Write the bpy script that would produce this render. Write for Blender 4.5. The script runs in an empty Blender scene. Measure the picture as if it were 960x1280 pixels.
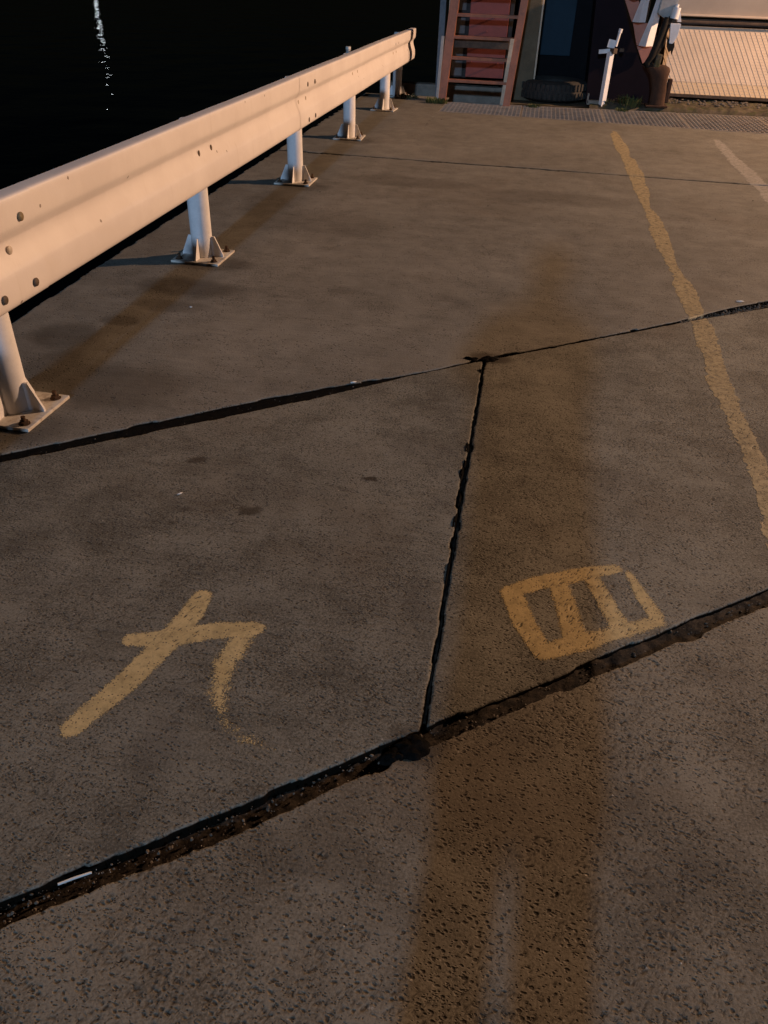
import bpy, bmesh, math, random
import numpy as np
from mathutils import Vector, Matrix, noise as mnoise
random.seed(7)
S = bpy.context.scene
COL = S.collection

# ------------------------------------------------------------------ camera
cam = bpy.data.cameras.new("camera")
cam.sensor_fit = 'VERTICAL'; cam.sensor_height = 24.0; cam.lens = 962 / 1280 * 24.0
cam.clip_start = 0.1; cam.clip_end = 5000
co = bpy.data.objects.new("camera", cam); COL.objects.link(co)
R = ((0.98399288, 0.17590821, 0.02853616), (-0.12472444, 0.56541925, 0.81531889), (-0.12728639, 0.80582714, -0.57830857))
co.matrix_world = Matrix(((R[0][0], R[1][0], -R[2][0], 0), (R[0][1], R[1][1], -R[2][1], 0),
                          (R[0][2], R[1][2], -R[2][2], 1.36), (0, 0, 0, 1)))
S.camera = co

# ------------------------------------------------------------------ light
EL = math.radians(18.5)          # night sky of the same blue as a moonlit one
w = bpy.data.worlds.new("World"); S.world = w; w.use_nodes = True
nt = w.node_tree
sky = nt.nodes.new('ShaderNodeTexSky'); sky.sky_type = 'NISHITA'; sky.sun_disc = False
sky.sun_elevation = EL; sky.sun_rotation = math.radians(180)
bg = nt.nodes['Background']; bg.inputs['Strength'].default_value = 0.0004
nt.links.new(sky.outputs[0], bg.inputs[0])

fl = bpy.data.lights.new("floodlight", 'POINT'); fl.energy = 15500; fl.shadow_soft_size = 0.5; fl.color = (0.42, 0.66, 1.0)
so = bpy.data.objects.new("floodlight", fl); COL.objects.link(so); so.location = (-1.35, -25.0, 10.0)

lamp = bpy.data.lights.new("quay_lamp", 'POINT'); lamp.energy = 7700; lamp.shadow_soft_size = 0.13; lamp.color = (1.0, 0.61, 0.37)
lo = bpy.data.objects.new("quay_lamp", lamp); COL.objects.link(lo); lo.location = (10.0, 10.0, 4.9)

far = bpy.data.lights.new("harbour_lamp", 'POINT'); far.energy = 15; far.shadow_soft_size = 0.19; far.color = (0.85, 0.93, 1.0)
fo = bpy.data.objects.new("harbour_lamp", far); COL.objects.link(fo); fo.location = (-54.0, 104, 1.3)

S.view_settings.view_transform = 'Standard'; S.view_settings.look = 'None'
S.view_settings.exposure = 0; S.view_settings.gamma = 1
S.cycles.use_denoising = True; S.render.resolution_x = 768; S.render.resolution_y = 1024
S.cycles.max_bounces = 6

# ------------------------------------------------------------------ node helpers
class N:
    def __init__(s, name, rough=0.7, spec=0.5, metal=0.0):
        s.m = bpy.data.materials.new(name); s.m.use_nodes = True; s.t = s.m.node_tree
        s.b = s.t.nodes['Principled BSDF']; s.out = s.t.nodes['Material Output']
        s.b.inputs['Roughness'].default_value = rough; s.b.inputs['Metallic'].default_value = metal
        s.b.inputs['Specular IOR Level'].default_value = spec
        g = s.t.nodes.new('ShaderNodeNewGeometry'); s.pos = g.outputs['Position']; s.geo = g
    def put(s, sock, v):
        if isinstance(v, bpy.types.NodeSocket): s.t.links.new(v, sock)
        elif hasattr(sock, 'default_value'):
            if isinstance(v, (tuple, list)) and len(v) == 3 and sock.type == 'RGBA': v = (*v, 1)
            sock.default_value = v
    def mapped(s, v=None, scale=(1, 1, 1), rot=(0, 0, 0), loc=(0, 0, 0)):
        n = s.t.nodes.new('ShaderNodeMapping'); s.put(n.inputs[0], v or s.pos)
        n.inputs['Scale'].default_value = scale; n.inputs['Rotation'].default_value = rot; n.inputs['Location'].default_value = loc
        return n.outputs[0]
    def noise(s, scale, detail=4, rough=0.55, v=None, dist=0.0, col=False):
        n = s.t.nodes.new('ShaderNodeTexNoise'); s.put(n.inputs['Vector'], v or s.pos)
        n.inputs['Scale'].default_value = scale; n.inputs['Detail'].default_value = detail
        n.inputs['Roughness'].default_value = rough; n.inputs['Distortion'].default_value = dist
        return n.outputs['Color' if col else 'Fac']
    def vor(s, scale, v=None):
        n = s.t.nodes.new('ShaderNodeTexVoronoi'); s.put(n.inputs['Vector'], v or s.pos); n.inputs['Scale'].default_value = scale
        return n.outputs['Distance'], n.outputs['Color']
    def math(s, op, a, b=0.0, c=None, clamp=False):
        n = s.t.nodes.new('ShaderNodeMath'); n.operation = op; n.use_clamp = clamp
        s.put(n.inputs[0], a); s.put(n.inputs[1], b)
        if c is not None: s.put(n.inputs[2], c)
        return n.outputs[0]
    def vmath(s, op, a, b):
        n = s.t.nodes.new('ShaderNodeVectorMath'); n.operation = op; s.put(n.inputs[0], a); s.put(n.inputs[1], b)
        return n.outputs['Value'] if op in ('LENGTH', 'DISTANCE', 'DOT_PRODUCT') else n.outputs[0]
    def ramp(s, f, a, b, lo=0.0, hi=1.0):
        n = s.t.nodes.new('ShaderNodeMapRange'); n.interpolation_type = 'SMOOTHSTEP'
        s.put(n.inputs[0], f); n.inputs[1].default_value = a; n.inputs[2].default_value = b
        n.inputs[3].default_value = lo; n.inputs[4].default_value = hi
        return n.outputs[0]
    def mix(s, f, a, b, mode='MIX'):
        n = s.t.nodes.new('ShaderNodeMix'); n.data_type = 'RGBA'; n.blend_type = mode
        s.put(n.inputs[0], f); s.put(n.inputs[6], a); s.put(n.inputs[7], b)
        return n.outputs[2]
    def attr(s, name):
        n = s.t.nodes.new('ShaderNodeAttribute'); n.attribute_name = name; return n.outputs['Fac']
    def sep(s, v=None):
        n = s.t.nodes.new('ShaderNodeSeparateXYZ'); s.put(n.inputs[0], v or s.pos); return n.outputs
    def rnd(s):
        n = s.t.nodes.new('ShaderNodeObjectInfo'); return n.outputs['Random']
    def bump(s, h, dist=0.002, strength=1.0, prev=None):
        n = s.t.nodes.new('ShaderNodeBump'); n.inputs['Strength'].default_value = strength
        n.inputs['Distance'].default_value = dist; s.put(n.inputs['Height'], h)
        if prev is not None: s.put(n.inputs['Normal'], prev)
        return n.outputs[0]
    def done(s, color=None, normal=None, rough=None, alpha=None):
        if color is not None: s.put(s.b.inputs['Base Color'], color)
        if normal is not None: s.put(s.b.inputs['Normal'], normal)
        if rough is not None: s.put(s.b.inputs['Roughness'], rough)
        if alpha is not None: s.put(s.b.inputs['Alpha'], alpha)
        return s.m

# damp and rust stains that lie on the concrete: x, y, radius x, radius y, strength
STAINS = [(-0.965, 2.055, .030, .019, .75), (-0.89, 1.775, .018, .016, .6), (-0.697, 1.815, .040, .026, .8), (-0.371, 2.063, .029, .015, 1.0),
          (-0.905, 1.70, .014, .015, .45), (-1.75, 3.13, .10, .07, .50), (-1.60, 3.36, .22, .08, .35), (-1.90, 2.92, .16, .16, .5), (-1.62, 3.62, .30, .14, .55),
          (-1.45, 2.50, .30, .22, .45), (-0.05, 3.12, .10, .06, .8), (-0.08, 1.06, .07, .06, .7), (-1.3, 5.0, .5, .3, .3), (-0.9, 6.3, .5, .2, .35),
          (0.25, 6.1, .6, .22, .3), (-1.72, 5.4, .2, .4, .35), (-1.66, 2.14, .20, .15, .5), (-1.64, 4.02, .24, .14, .6), (-1.64, 5.92, .22, .16, .5), (-1.63, 7.85, .22, .18, .45), (-1.80, 2.62, .12, .20, .4), (-1.1, 10.6, .2, .2, .5), (-.25, .78, .16, .06, .35)]

def concrete(name, light, dark, pit_scale, pit_thr, pit_r, streak, fine_speck, rough=0.78, seed=0.0, cloud=1.0):
    n = N(name, rough, 0.35)
    p = n.mapped(loc=(seed, seed * 1.7, 0))
    big = n.noise(1.1, 5, .6, p); mid = n.noise(7, 6, .62, p); grain = n.noise(170, 4, .7, p)
    sv = n.mapped(p, scale=(5, 70, 1), rot=(0, 0, math.radians(-37.5) if streak > 0 else 0))
    st = n.noise(1.0, 5, .65, sv)
    f = n.math('ADD', n.math('ADD', n.math('MULTIPLY', n.math('SUBTRACT', big, .5), .60 * cloud), .56), n.math('MULTIPLY', n.math('SUBTRACT', mid, .5), .52 * (.5 + cloud / 2)))
    f = n.math('ADD', f, n.math('MULTIPLY', n.math('SUBTRACT', st, .5), abs(streak)))
    f = n.math('ADD', f, n.math('MULTIPLY', n.math('SUBTRACT', grain, .5), 1.0))
    c = n.mix(n.ramp(f, .36, .76), dark, light)
    # yellow-brown wear and grime in large patches
    br = n.ramp(n.noise(.9, 4, .6, n.mapped(p, loc=(7.3, 2.1, 0))), .50, .72)
    c = n.mix(n.math('MULTIPLY', br, .50 * cloud), c, (.130, .098, .066))
    gy = n.ramp(n.noise(2.6, 5, .65, n.mapped(p, loc=(1.3, 9.1, 0))), .52, .75)
    c = n.mix(n.math('MULTIPLY', gy, .45 * cloud), c, (.062, .055, .050))
    # small pits: dark, each cell decides by its own random number
    warp = n.vmath('ADD', p, n.vmath('MULTIPLY', n.noise(60, 2, .5, p, col=True), (.010, .010, 0)))
    dens = n.noise(4.5, 3, .5, p)
    pits = None
    for k, (sc, thr, r) in enumerate(((pit_scale, pit_thr, pit_r), (pit_scale * 2.1, pit_thr + .1, pit_r * 1.1))):
        wv = n.mapped(warp, scale=(1.0, 1.55, 0), rot=(0, 0, .5 + k), loc=(k * 3.1, 0, 0))
        dd, cc = n.vor(sc, wv)
        rr = n.sep(cc)[0]
        on = n.math('GREATER_THAN', n.math('ADD', rr, n.math('MULTIPLY', n.math('SUBTRACT', dens, .5), 1.1)), thr)
        q = n.math('MULTIPLY', n.ramp(dd, pit_r * 1.25 if k else r * 1.2, r * .45), on)
        pits = q if pits is None else n.math('MAXIMUM', pits, q)
    pit = n.math('MAXIMUM', pits, n.attr('pit'), clamp=True)
    c = n.mix(n.math('MULTIPLY', pit, .74), c, (.024, .015, .009))
    # pale aggregate specks
    dd, cc = n.vor(75, n.mapped(p, scale=(1, 1, 0)))
    sp = n.math('MULTIPLY', n.math('GREATER_THAN', n.sep(cc)[1], 1 - fine_speck), n.ramp(dd, .22, .10))
    c = n.mix(n.math('MULTIPLY', sp, .8), c, (.42, .38, .32))
    # scuffs: faint pale scratches
    scu = n.ramp(n.noise(3.0, 6, .75, n.mapped(p, scale=(2, 9, 1), rot=(0, 0, -.9))), .62, .78)
    c = n.mix(n.math('MULTIPLY', scu, .55), c, (.29, .26, .215))
    # shaped stains
    wob = n.vmath('ADD', n.pos, n.vmath('MULTIPLY', n.vmath('SUBTRACT', n.noise(22, 4, .6, col=True), (.5, .5, .5)), (.07, .07, 0)))
    acc = None
    for (x, y, rx, ry, sgth) in STAINS:
        v = n.vmath('MULTIPLY', n.vmath('SUBTRACT', wob, (x, y, 0)), (1 / rx, 1 / ry, 0))
        a = n.math('MULTIPLY', n.ramp(n.vmath('LENGTH', v, (0, 0, 0)), 1.2, .6), sgth)
        acc = a if acc is None else n.math('MAXIMUM', acc, a)
    c = n.mix(n.math('MULTIPLY', acc, .92), c, (.036, .026, .017))
    # dirt that has settled in the chipped joints
    z = n.sep()[2]
    c = n.mix(n.ramp(z, -.0014, -.005), c, (.007, .0055, .004))
    n.put(n.b.inputs['Specular IOR Level'], n.ramp(z, -.006, -.001, 0.0, .30))
    h = n.math('ADD', n.math('MULTIPLY', grain, .55), n.math('ADD', n.math('MULTIPLY', mid, .7), n.math('MULTIPLY', st, abs(streak) * 1.2)))
    h = n.math('SUBTRACT', h, n.math('MULTIPLY', pits, 1.1))
    nb = n.bump(h, .0022, .9)
    return n.done(c, nb, n.ramp(acc, 0, 1, rough, rough - .2))

M = {}
M['slab_near'] = concrete('concrete_exposed', (.256, .232, .184), (.108, .093, .070), 80, .60, .38, .10, .02, seed=3.0)
M['slab_mid'] = concrete('concrete_brushed', (.228, .216, .178), (.090, .082, .065), 105, .70, .42, .26, .012, seed=11.0)
M['slab_mid_b'] = concrete('concrete_brushed_worn', (.248, .234, .192), (.102, .093, .073), 100, .69, .42, .24, .012, seed=17.0)
M['slab_far'] = concrete('concrete_smooth', (.238, .223, .190), (.112, .103, .085), 70, .84, .36, -.30, .010, seed=29.0, cloud=.62)
M['slab_end'] = concrete('concrete_smooth_end', (.238, .223, .190), (.114, .105, .087), 70, .86, .36, -.30, .010, seed=37.0, cloud=.62)

def simple(name, col, rough=.6, spec=.4, metal=0.0, var=.25, scale=14, grain=160, bump=.0008, col2=None, thr=(.45, .7), amt=.6):
    n = N(name, rough, spec, metal)
    a = n.noise(scale, 6, .65); g = n.noise(grain, 3, .6)
    f = n.math('ADD', n.math('MULTIPLY', a, .7), n.math('MULTIPLY', g, .3))
    c = n.mix(n.ramp(f, .3, .7), tuple(x * (1 - var) for x in col), tuple(min(1, x * (1 + var)) for x in col))
    if col2:
        c = n.mix(n.math('MULTIPLY', n.ramp(n.noise(scale * .8, 7, .7, n.mapped(loc=(4, 4, 4))), *thr), amt), c, col2)
    return n.done(c, n.bump(f, bump, .8))

def rail_paint():
    n = N('white_rail_paint', .42, .45)
    a = n.noise(3, 6, .65); g = n.noise(150, 3, .6)
    c = n.mix(n.ramp(a, .3, .72), (.76, .70, .675), (.84, .785, .76))
    grim = n.ramp(n.noise(9, 8, .75, n.mapped(scale=(1, .35, 2))), .60, .78)
    c = n.mix(n.math('MULTIPLY', grim, .24), c, (.50, .43, .35))
    run = n.ramp(n.noise(26, 4, .6, n.mapped(scale=(1, 1, .06))), .58, .80)
    c = n.mix(n.math('MULTIPLY', run, .17), c, (.46, .37, .28))
    dd, cc = n.vor(16, n.mapped(scale=(0, 1, 1)))
    chip = n.math('MULTIPLY', n.math('GREATER_THAN', n.sep(cc)[0], .985), n.ramp(n.math('ADD', dd, n.math('MULTIPLY', g, .12)), .17, .13))
    z = n.sep()[2]
    low = n.math('MULTIPLY', n.ramp(z, .409, .399), n.ramp(n.noise(22, 5, .7), .47, .55))
    low = n.math('MULTIPLY', low, n.math('GREATER_THAN', z, .35))
    c = n.mix(n.math('MULTIPLY', chip, .8), c, (.16, .11, .08))
    c = n.mix(n.math('MULTIPLY', n.math('MULTIPLY', n.ramp(n.math('ADD', z, n.math('MULTIPLY', g, .004)), .4125, .4095), n.math('GREATER_THAN', z, .35)), .45), c, (.34, .29, .25))  # grey strip: shade on the bottom curl painted into the colour
    c = n.mix(n.math('MULTIPLY', low, .75), c, (.20, .16, .13))
    return n.done(c, n.bump(n.math('ADD', n.math('MULTIPLY', a, 2.0), n.math('MULTIPLY', g, .25)), .0012, .6))
M['rail'] = rail_paint()
M['post'] = simple('white_post_paint', (.76, .74, .735), .65, .12, var=.08, scale=18, col2=(.40, .31, .22), thr=(.62, .8), amt=.35)
M['plate'] = simple('dusty_white_plate', (.62, .58, .52), .6, .3, var=.14, scale=22, col2=(.22, .14, .085), thr=(.48, .72), amt=.75)
M['rusty'] = simple('rusty_bolt', (.075, .042, .024), .8, .3, var=.4, scale=60)
M['bolt_olive'] = simple('weathered_bolt', (.20, .145, .075), .65, .4, var=.35, scale=80)
M['bolt_painted'] = simple('painted_bolt', (.58, .50, .42), .5, .4, var=.15, scale=60)
M['slot'] = simple('dark_slot_bolt', (.11, .075, .05), .7, .3, var=.3, scale=60)
M['dirt'] = simple('joint_dirt', (.013, .010, .008), .9, .2, var=.6, scale=60, grain=300, bump=.004, col2=(.060, .046, .033), thr=(.42, .62), amt=.8)
M['tar'] = simple('black_tar', (.006, .0055, .005), .9, .03, var=.4, scale=40, bump=.004)
M['gravel'] = None
n = N('gravel_grit', .8, .3); M['gravel'] = n.done(n.mix(n.noise(45, 2), (.03, .024, .018), (.20, .165, .13)))
M['grit_pale'] = simple('pale_grit', (.50, .46, .40), .7, .3, var=.2)
M['white_bit'] = simple('white_scrap', (.72, .70, .66), .6, .3, var=.1, scale=60)
M['red'] = simple('red_ladder_paint', (.27, .100, .048), .55, .4, var=.25, scale=9, col2=(.13, .06, .035), thr=(.5, .72), amt=.75)
M['redpanel'] = simple('red_panel_paint', (.21, .055, .045), .6, .35, var=.14, scale=5, col2=(.13, .045, .035), thr=(.5, .7), amt=.4)
M['greysteel'] = simple('grey_galvanised', (.34, .33, .31), .55, .4, var=.2, scale=15)
M['beige_bar'] = simple('beige_bar_paint', (.52, .42, .30), .6, .35, var=.2, scale=15)
M['bluegrey'] = simple('blue_grey_post_paint', (.10, .125, .15), .6, .4, var=.2)
M['pillar'] = simple('pillar_concrete', (.125, .100, .062), .85, .25, var=.25, scale=6, bump=.002)
M['navy'] = simple('navy_hull_paint', (.012, .024, .040), .6, .15, var=.2, scale=3)
M['navy_panel'] = simple('blue_panel_paint', (.012, .030, .045), .6, .15, var=.2, scale=3)
M['black'] = simple('black_paint', (.004, .004, .005), .7, .1, var=.3)
M['darkgrey'] = simple('dark_bulkhead', (.030, .026, .024), .7, .3, var=.4, scale=12)
M['slotgrey'] = simple('grey_slot', (.13, .12, .115), .7, .3, var=.3, scale=14)
M['purple'] = simple('purple_hull_paint', (.0075, .0035, .006), .7, .12, var=.25, scale=6)
M['terracotta'] = simple('terracotta_paint', (.44, .185, .125), .6, .35, var=.12, scale=8)
M['whitesteel'] = simple('white_steel_paint', (.72, .71, .71), .5, .4, var=.10, scale=12, col2=(.35, .25, .18), thr=(.62, .78), amt=.5)
M['rope'] = simple('black_rope', (.016, .014, .012), .9, .2, var=.5, scale=60, bump=.006)
M['rust'] = simple('rusted_bollard_iron', (.055, .028, .017), .85, .25, var=.45, scale=16, bump=.004, col2=(.05, .026, .016), thr=(.45, .65), amt=.8)
M['rubber'] = simple('tyre_rubber', (.030, .027, .023), .8, .35, var=.3, scale=18, col2=(.06, .05, .04), thr=(.55, .8), amt=.4)
M['ramp'] = simple('pale_ramp_paint', (.62, .50, .38), .6, .3, var=.08, scale=4, col2=(.36, .28, .20), thr=(.52, .8), amt=.35)
M['ramp_low'] = simple('pale_ramp_paint_yellowed', (.58, .44, .28), .6, .3, var=.10, scale=6, col2=(.40, .29, .18), thr=(.5, .7), amt=.4)
M['lattice'] = simple('ramp_lattice', (.61, .49, .37), .65, .3, var=.10, scale=4)
M['hullpale'] = simple('pale_hull_paint', (.36, .31, .255), .6, .3, var=.10, scale=3)
M['darkbrown'] = simple('dark_brown_steel', (.085, .058, .040), .75, .3, var=.4, scale=12)
M['galv'] = simple('galvanised_grating', (.30, .26, .215), .5, .4, .3, var=.25, scale=9, col2=(.15, .09, .055), thr=(.5, .75), amt=.7)
M['moss'] = simple('mossy_kerb', (.085, .068, .047), .95, .2, var=.45, scale=14, bump=.006, col2=(.055, .058, .022), thr=(.45, .65), amt=.9)
M['wall'] = simple('quay_wall_concrete', (.03, .026, .022), .9, .2, var=.3, scale=3)
M['sill'] = simple('sill_concrete', (.24, .205, .165), .85, .2, var=.25, scale=10, bump=.003)
M['weed'] = simple('weed_green', (.060, .072, .022), .75, .3, var=.45, scale=30)
M['weed_dry'] = simple('weed_dry', (.10, .088, .036), .8, .3, var=.4, scale=30)
M['band'] = simple('pale_band', (.62, .60, .55), .5, .4, var=.1)
M['cloth_dark'] = simple('dark_jacket', (.03, .03, .04), .9, .2)
M['hair'] = simple('black_hair', (.012, .010, .009), .6, .4)

def paint(name, col, col2, noise_scale, wear, thin=.62):
    n = N(name, .62, .35)
    d = n.attr('coat'); fine = n.noise(noise_scale, 4, .7); pz = n.noise(33, 5, .7)
    dd, cc = n.vor(150, n.mapped(scale=(1, 1.3, 0)))
    hole = n.math('MULTIPLY', n.math('GREATER_THAN', n.sep(cc)[0], .72), n.ramp(dd, .42, .25))
    thr = n.math('ADD', n.math('MULTIPLY', fine, 1.15), n.math('MULTIPLY', n.math('SUBTRACT', pz, .5), wear))
    a = n.ramp(n.math('SUBTRACT', d, thr), -.03, .10)
    a = n.math('MULTIPLY', a, n.math('SUBTRACT', 1.0, n.math('MULTIPLY', hole, .62)))
    a = n.math('MULTIPLY', a, n.math('SUBTRACT', 1.0, n.attr('pit'), clamp=True))
    a = n.math('MULTIPLY', a, n.ramp(n.noise(40, 6, .75), .30, .58, thin, .95))
    c = n.mix(n.ramp(n.noise(14, 6, .7), .35, .7), col, col2)
    return n.done(c, n.bump(n.noise(230, 3), .0012, .7), None, a)
M['paint_char'] = paint('ochre_spray_paint', (.63, .485, .245), (.50, .38, .185), 240, .55)
M['paint_line'] = paint('yellow_line_paint', (.43, .345, .20), (.33, .262, .15), 90, 1.8, .35)
M['paint_faded'] = paint('faded_white_paint', (.36, .335, .30), (.27, .25, .22), 60, 1.5)

# ------------------------------------------------------------------ object helpers
def link(name, mesh, mat=None, parent=None, loc=None):
    o = bpy.data.objects.new(name, mesh); COL.objects.link(o)
    if mat and mesh and not mesh.materials: mesh.materials.append(mat)
    if parent: o.parent = parent
    if loc is not None: o.location = loc
    return o
def tag(o, label=None, cat=None, group=None, kind=None):
    if label: o['label'] = label
    if cat: o['category'] = cat
    if group: o['group'] = group
    if kind: o['kind'] = kind
    return o
def empty(name, loc=(0, 0, 0), rz=0):
    o = bpy.data.objects.new(name, None); o.empty_display_size = .1; COL.objects.link(o); o.location = loc; o.rotation_euler = (0, 0, rz); return o
def fin(bm, name, smooth=False):
    bmesh.ops.recalc_face_normals(bm, faces=bm.faces)
    me = bpy.data.meshes.new(name); bm.to_mesh(me); bm.free()
    if smooth:
        me.polygons.foreach_set('use_smooth', [True] * len(me.polygons)); me.set_sharp_from_angle(angle=math.radians(38))
    return me
def box(bm, c, s, rot=None, bev=0.0):
    r = bmesh.ops.create_cube(bm, size=1.0)
    m = Matrix.Translation(c) @ (rot.to_4x4() if rot else Matrix()) @ Matrix.Diagonal((*s, 1))
    bmesh.ops.transform(bm, matrix=m, verts=r['verts'])
    if bev:
        es = list({e for v in r['verts'] for e in v.link_edges})
        bmesh.ops.bevel(bm, geom=es, offset=bev, segments=2, affect='EDGES', profile=.6)
def beam(bm, a, b, wx, wy, up=(0, 0, 1), bev=0.0):
    a, b = Vector(a), Vector(b); z = (b - a).normalized(); u = Vector(up)
    if abs(z.dot(u)) > .98: u = Vector((0, 1, 0))
    x = u.cross(z).normalized(); y = z.cross(x)
    box(bm, (a + b) / 2, (wx, wy, (b - a).length), Matrix((x, y, z)).transposed(), bev)
def tube(bm, pts, rad, seg=12, cap=True):
    pts = [Vector(p) for p in pts]; rings = []
    rads = rad if isinstance(rad, (list, tuple)) else [rad] * len(pts)
    for i, p in enumerate(pts):
        t = (pts[min(i + 1, len(pts) - 1)] - pts[max(i - 1, 0)]).normalized()
        u = Vector((0, 0, 1)) if abs(t.z) < .9 else Vector((1, 0, 0))
        x = u.cross(t).normalized(); y = t.cross(x)
        rings.append([bm.verts.new(p + (x * math.cos(k * 2 * math.pi / seg) + y * math.sin(k * 2 * math.pi / seg)) * rads[i]) for k in range(seg)])
    for a, b in zip(rings, rings[1:]):
        for k in range(seg): bm.faces.new((a[k], a[(k + 1) % seg], b[(k + 1) % seg], b[k]))
    if cap: bm.faces.new(rings[0][::-1]); bm.faces.new(rings[-1])
def prism_xz(bm, pts, y0, y1, bev=0.0):
    a = [bm.verts.new((x, y0, z)) for x, z in pts]; b = [bm.verts.new((x, y1, z)) for x, z in pts]
    fs = [bm.faces.new(a), bm.faces.new(b[::-1])]
    k = len(pts)
    for i in range(k): fs.append(bm.faces.new((a[i], b[i], b[(i + 1) % k], a[(i + 1) % k])))
    if bev:
        es = list({e for f in fs for e in f.edges}); bmesh.ops.bevel(bm, geom=es, offset=bev, segments=2, affect='EDGES')
def grid_mesh(name, X, Y, Z, keep=None, attrs=None, smooth=True):
    nx, ny = X.shape
    idx = np.arange(nx * ny).reshape(nx, ny)
    q = np.stack([idx[:-1, :-1], idx[1:, :-1], idx[1:, 1:], idx[:-1, 1:]], -1).reshape(-1, 4)
    if keep is not None:
        k = (keep[:-1, :-1] | keep[1:, :-1] | keep[1:, 1:] | keep[:-1, 1:]).reshape(-1)
        q = q[k]
    used = np.unique(q); remap = np.zeros(nx * ny, int); remap[used] = np.arange(len(used)); q = remap[q]
    me = bpy.data.meshes.new(name)
    me.vertices.add(len(used)); me.loops.add(q.size); me.polygons.add(len(q))
    co = np.stack([X.reshape(-1)[used], Y.reshape(-1)[used], Z.reshape(-1)[used]], -1).astype(np.float32)
    me.vertices.foreach_set('co', co.reshape(-1))
    me.loops.foreach_set('vertex_index', q.reshape(-1).astype(np.int32))
    me.polygons.foreach_set('loop_start', np.arange(0, q.size, 4, dtype=np.int32))
    me.polygons.foreach_set('loop_total', np.full(len(q), 4, np.int32))
    me.update(calc_edges=True)
    me.polygons.foreach_set('use_smooth', np.full(len(q), smooth, bool))
    for an, av in (attrs or {}).items():
        at = me.attributes.new(an, 'FLOAT', 'POINT'); at.data.foreach_set('value', av.reshape(-1)[used].astype(np.float32))
    return me

# numpy value noise
def vn(x, y, sc, seed):
    T = np.random.RandomState(seed).rand(256, 256)
    x = np.asarray(x) * sc; y = np.asarray(y) * sc
    xi = np.floor(x).astype(int); yi = np.floor(y).astype(int); fx = x - xi; fy = y - yi
    fx = fx * fx * (3 - 2 * fx); fy = fy * fy * (3 - 2 * fy)
    g = lambda i, j: T[(xi + i) & 255, (yi + j) & 255]
    return (g(0, 0) * (1 - fx) + g(1, 0) * fx) * (1 - fy) + (g(0, 1) * (1 - fx) + g(1, 1) * fx) * fy
def fbm(x, y, sc, seed, o=4):
    r = 0; a = .5; t = 0
    for k in range(o): r = r + a * vn(x, y, sc * 2.03 ** k, seed + k); t += a; a *= .55
    return r / t
def sstep(a, b, x):
    t = np.clip((x - a) / (b - a), 0, 1); return t * t * (3 - 2 * t)

# ------------------------------------------------------------------ the quay
K = .77
def lin(pts):
    px_ = [p[0] for p in pts]; py_ = [p[1] for p in pts]
    def f(x):
        x = np.asarray(x, float); y = np.interp(x, px_, py_)
        y = np.where(x < px_[0], py_[0] + K * (x - px_[0]), y); return np.where(x > px_[-1], py_[-1] + K * (x - px_[-1]), y)
    return f
j1lo = lin([(-1.7, 1.810), (-1.577, 1.902), (-.969, 2.365), (-.669, 2.601), (-.46, 2.782), (-.399, 2.836), (-.1, 3.073), (.46, 3.486), (.80, 3.739), (.925, 3.826), (1.121, 3.962), (1.29, 4.080)])
j1hi = lin([(-1.7, 1.865), (-1.6, 1.948), (-1.3, 2.190), (-1.005, 2.432), (-.689, 2.668), (-.46, 2.818), (-.404, 2.850), (-.096, 3.094), (.46, 3.507), (.80, 3.768), (.93, 3.884), (1.135, 4.063), (1.317, 4.196)])
j2hi = lin([(-.751, .586), (-.4, .847), (-.148, 1.051), (-.02, 1.142), (.227, 1.325), (.557, 1.588), (.78, 1.757)])
j2lo = lin([(-.727, .545), (-.383, .793), (-.139, .993), (-.012, 1.092), (.23, 1.281), (.557, 1.527), (.773, 1.688)])
EDGE = -2.205
FARJ = 7.15
gnear = lambda x: 9.97 - .06 * (np.asarray(x) + 1.06)
gfar = lambda x: 10.80 + .07 * (np.asarray(x) + 1.10)

def spans(*segs):
    out = []
    for a, b, st in segs:
        k = max(1, int(round((b - a) / st))); out.append(np.linspace(a, b, k, endpoint=False))
    return np.concatenate(out + [[segs[-1][1]]])

def base_h(X, Y, seed, amp):
    return amp * ((fbm(X, Y, 1.5, seed) - .5) * 2.4 + (fbm(X, Y, 14, seed + 9, 3) - .5) * .8)

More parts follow.
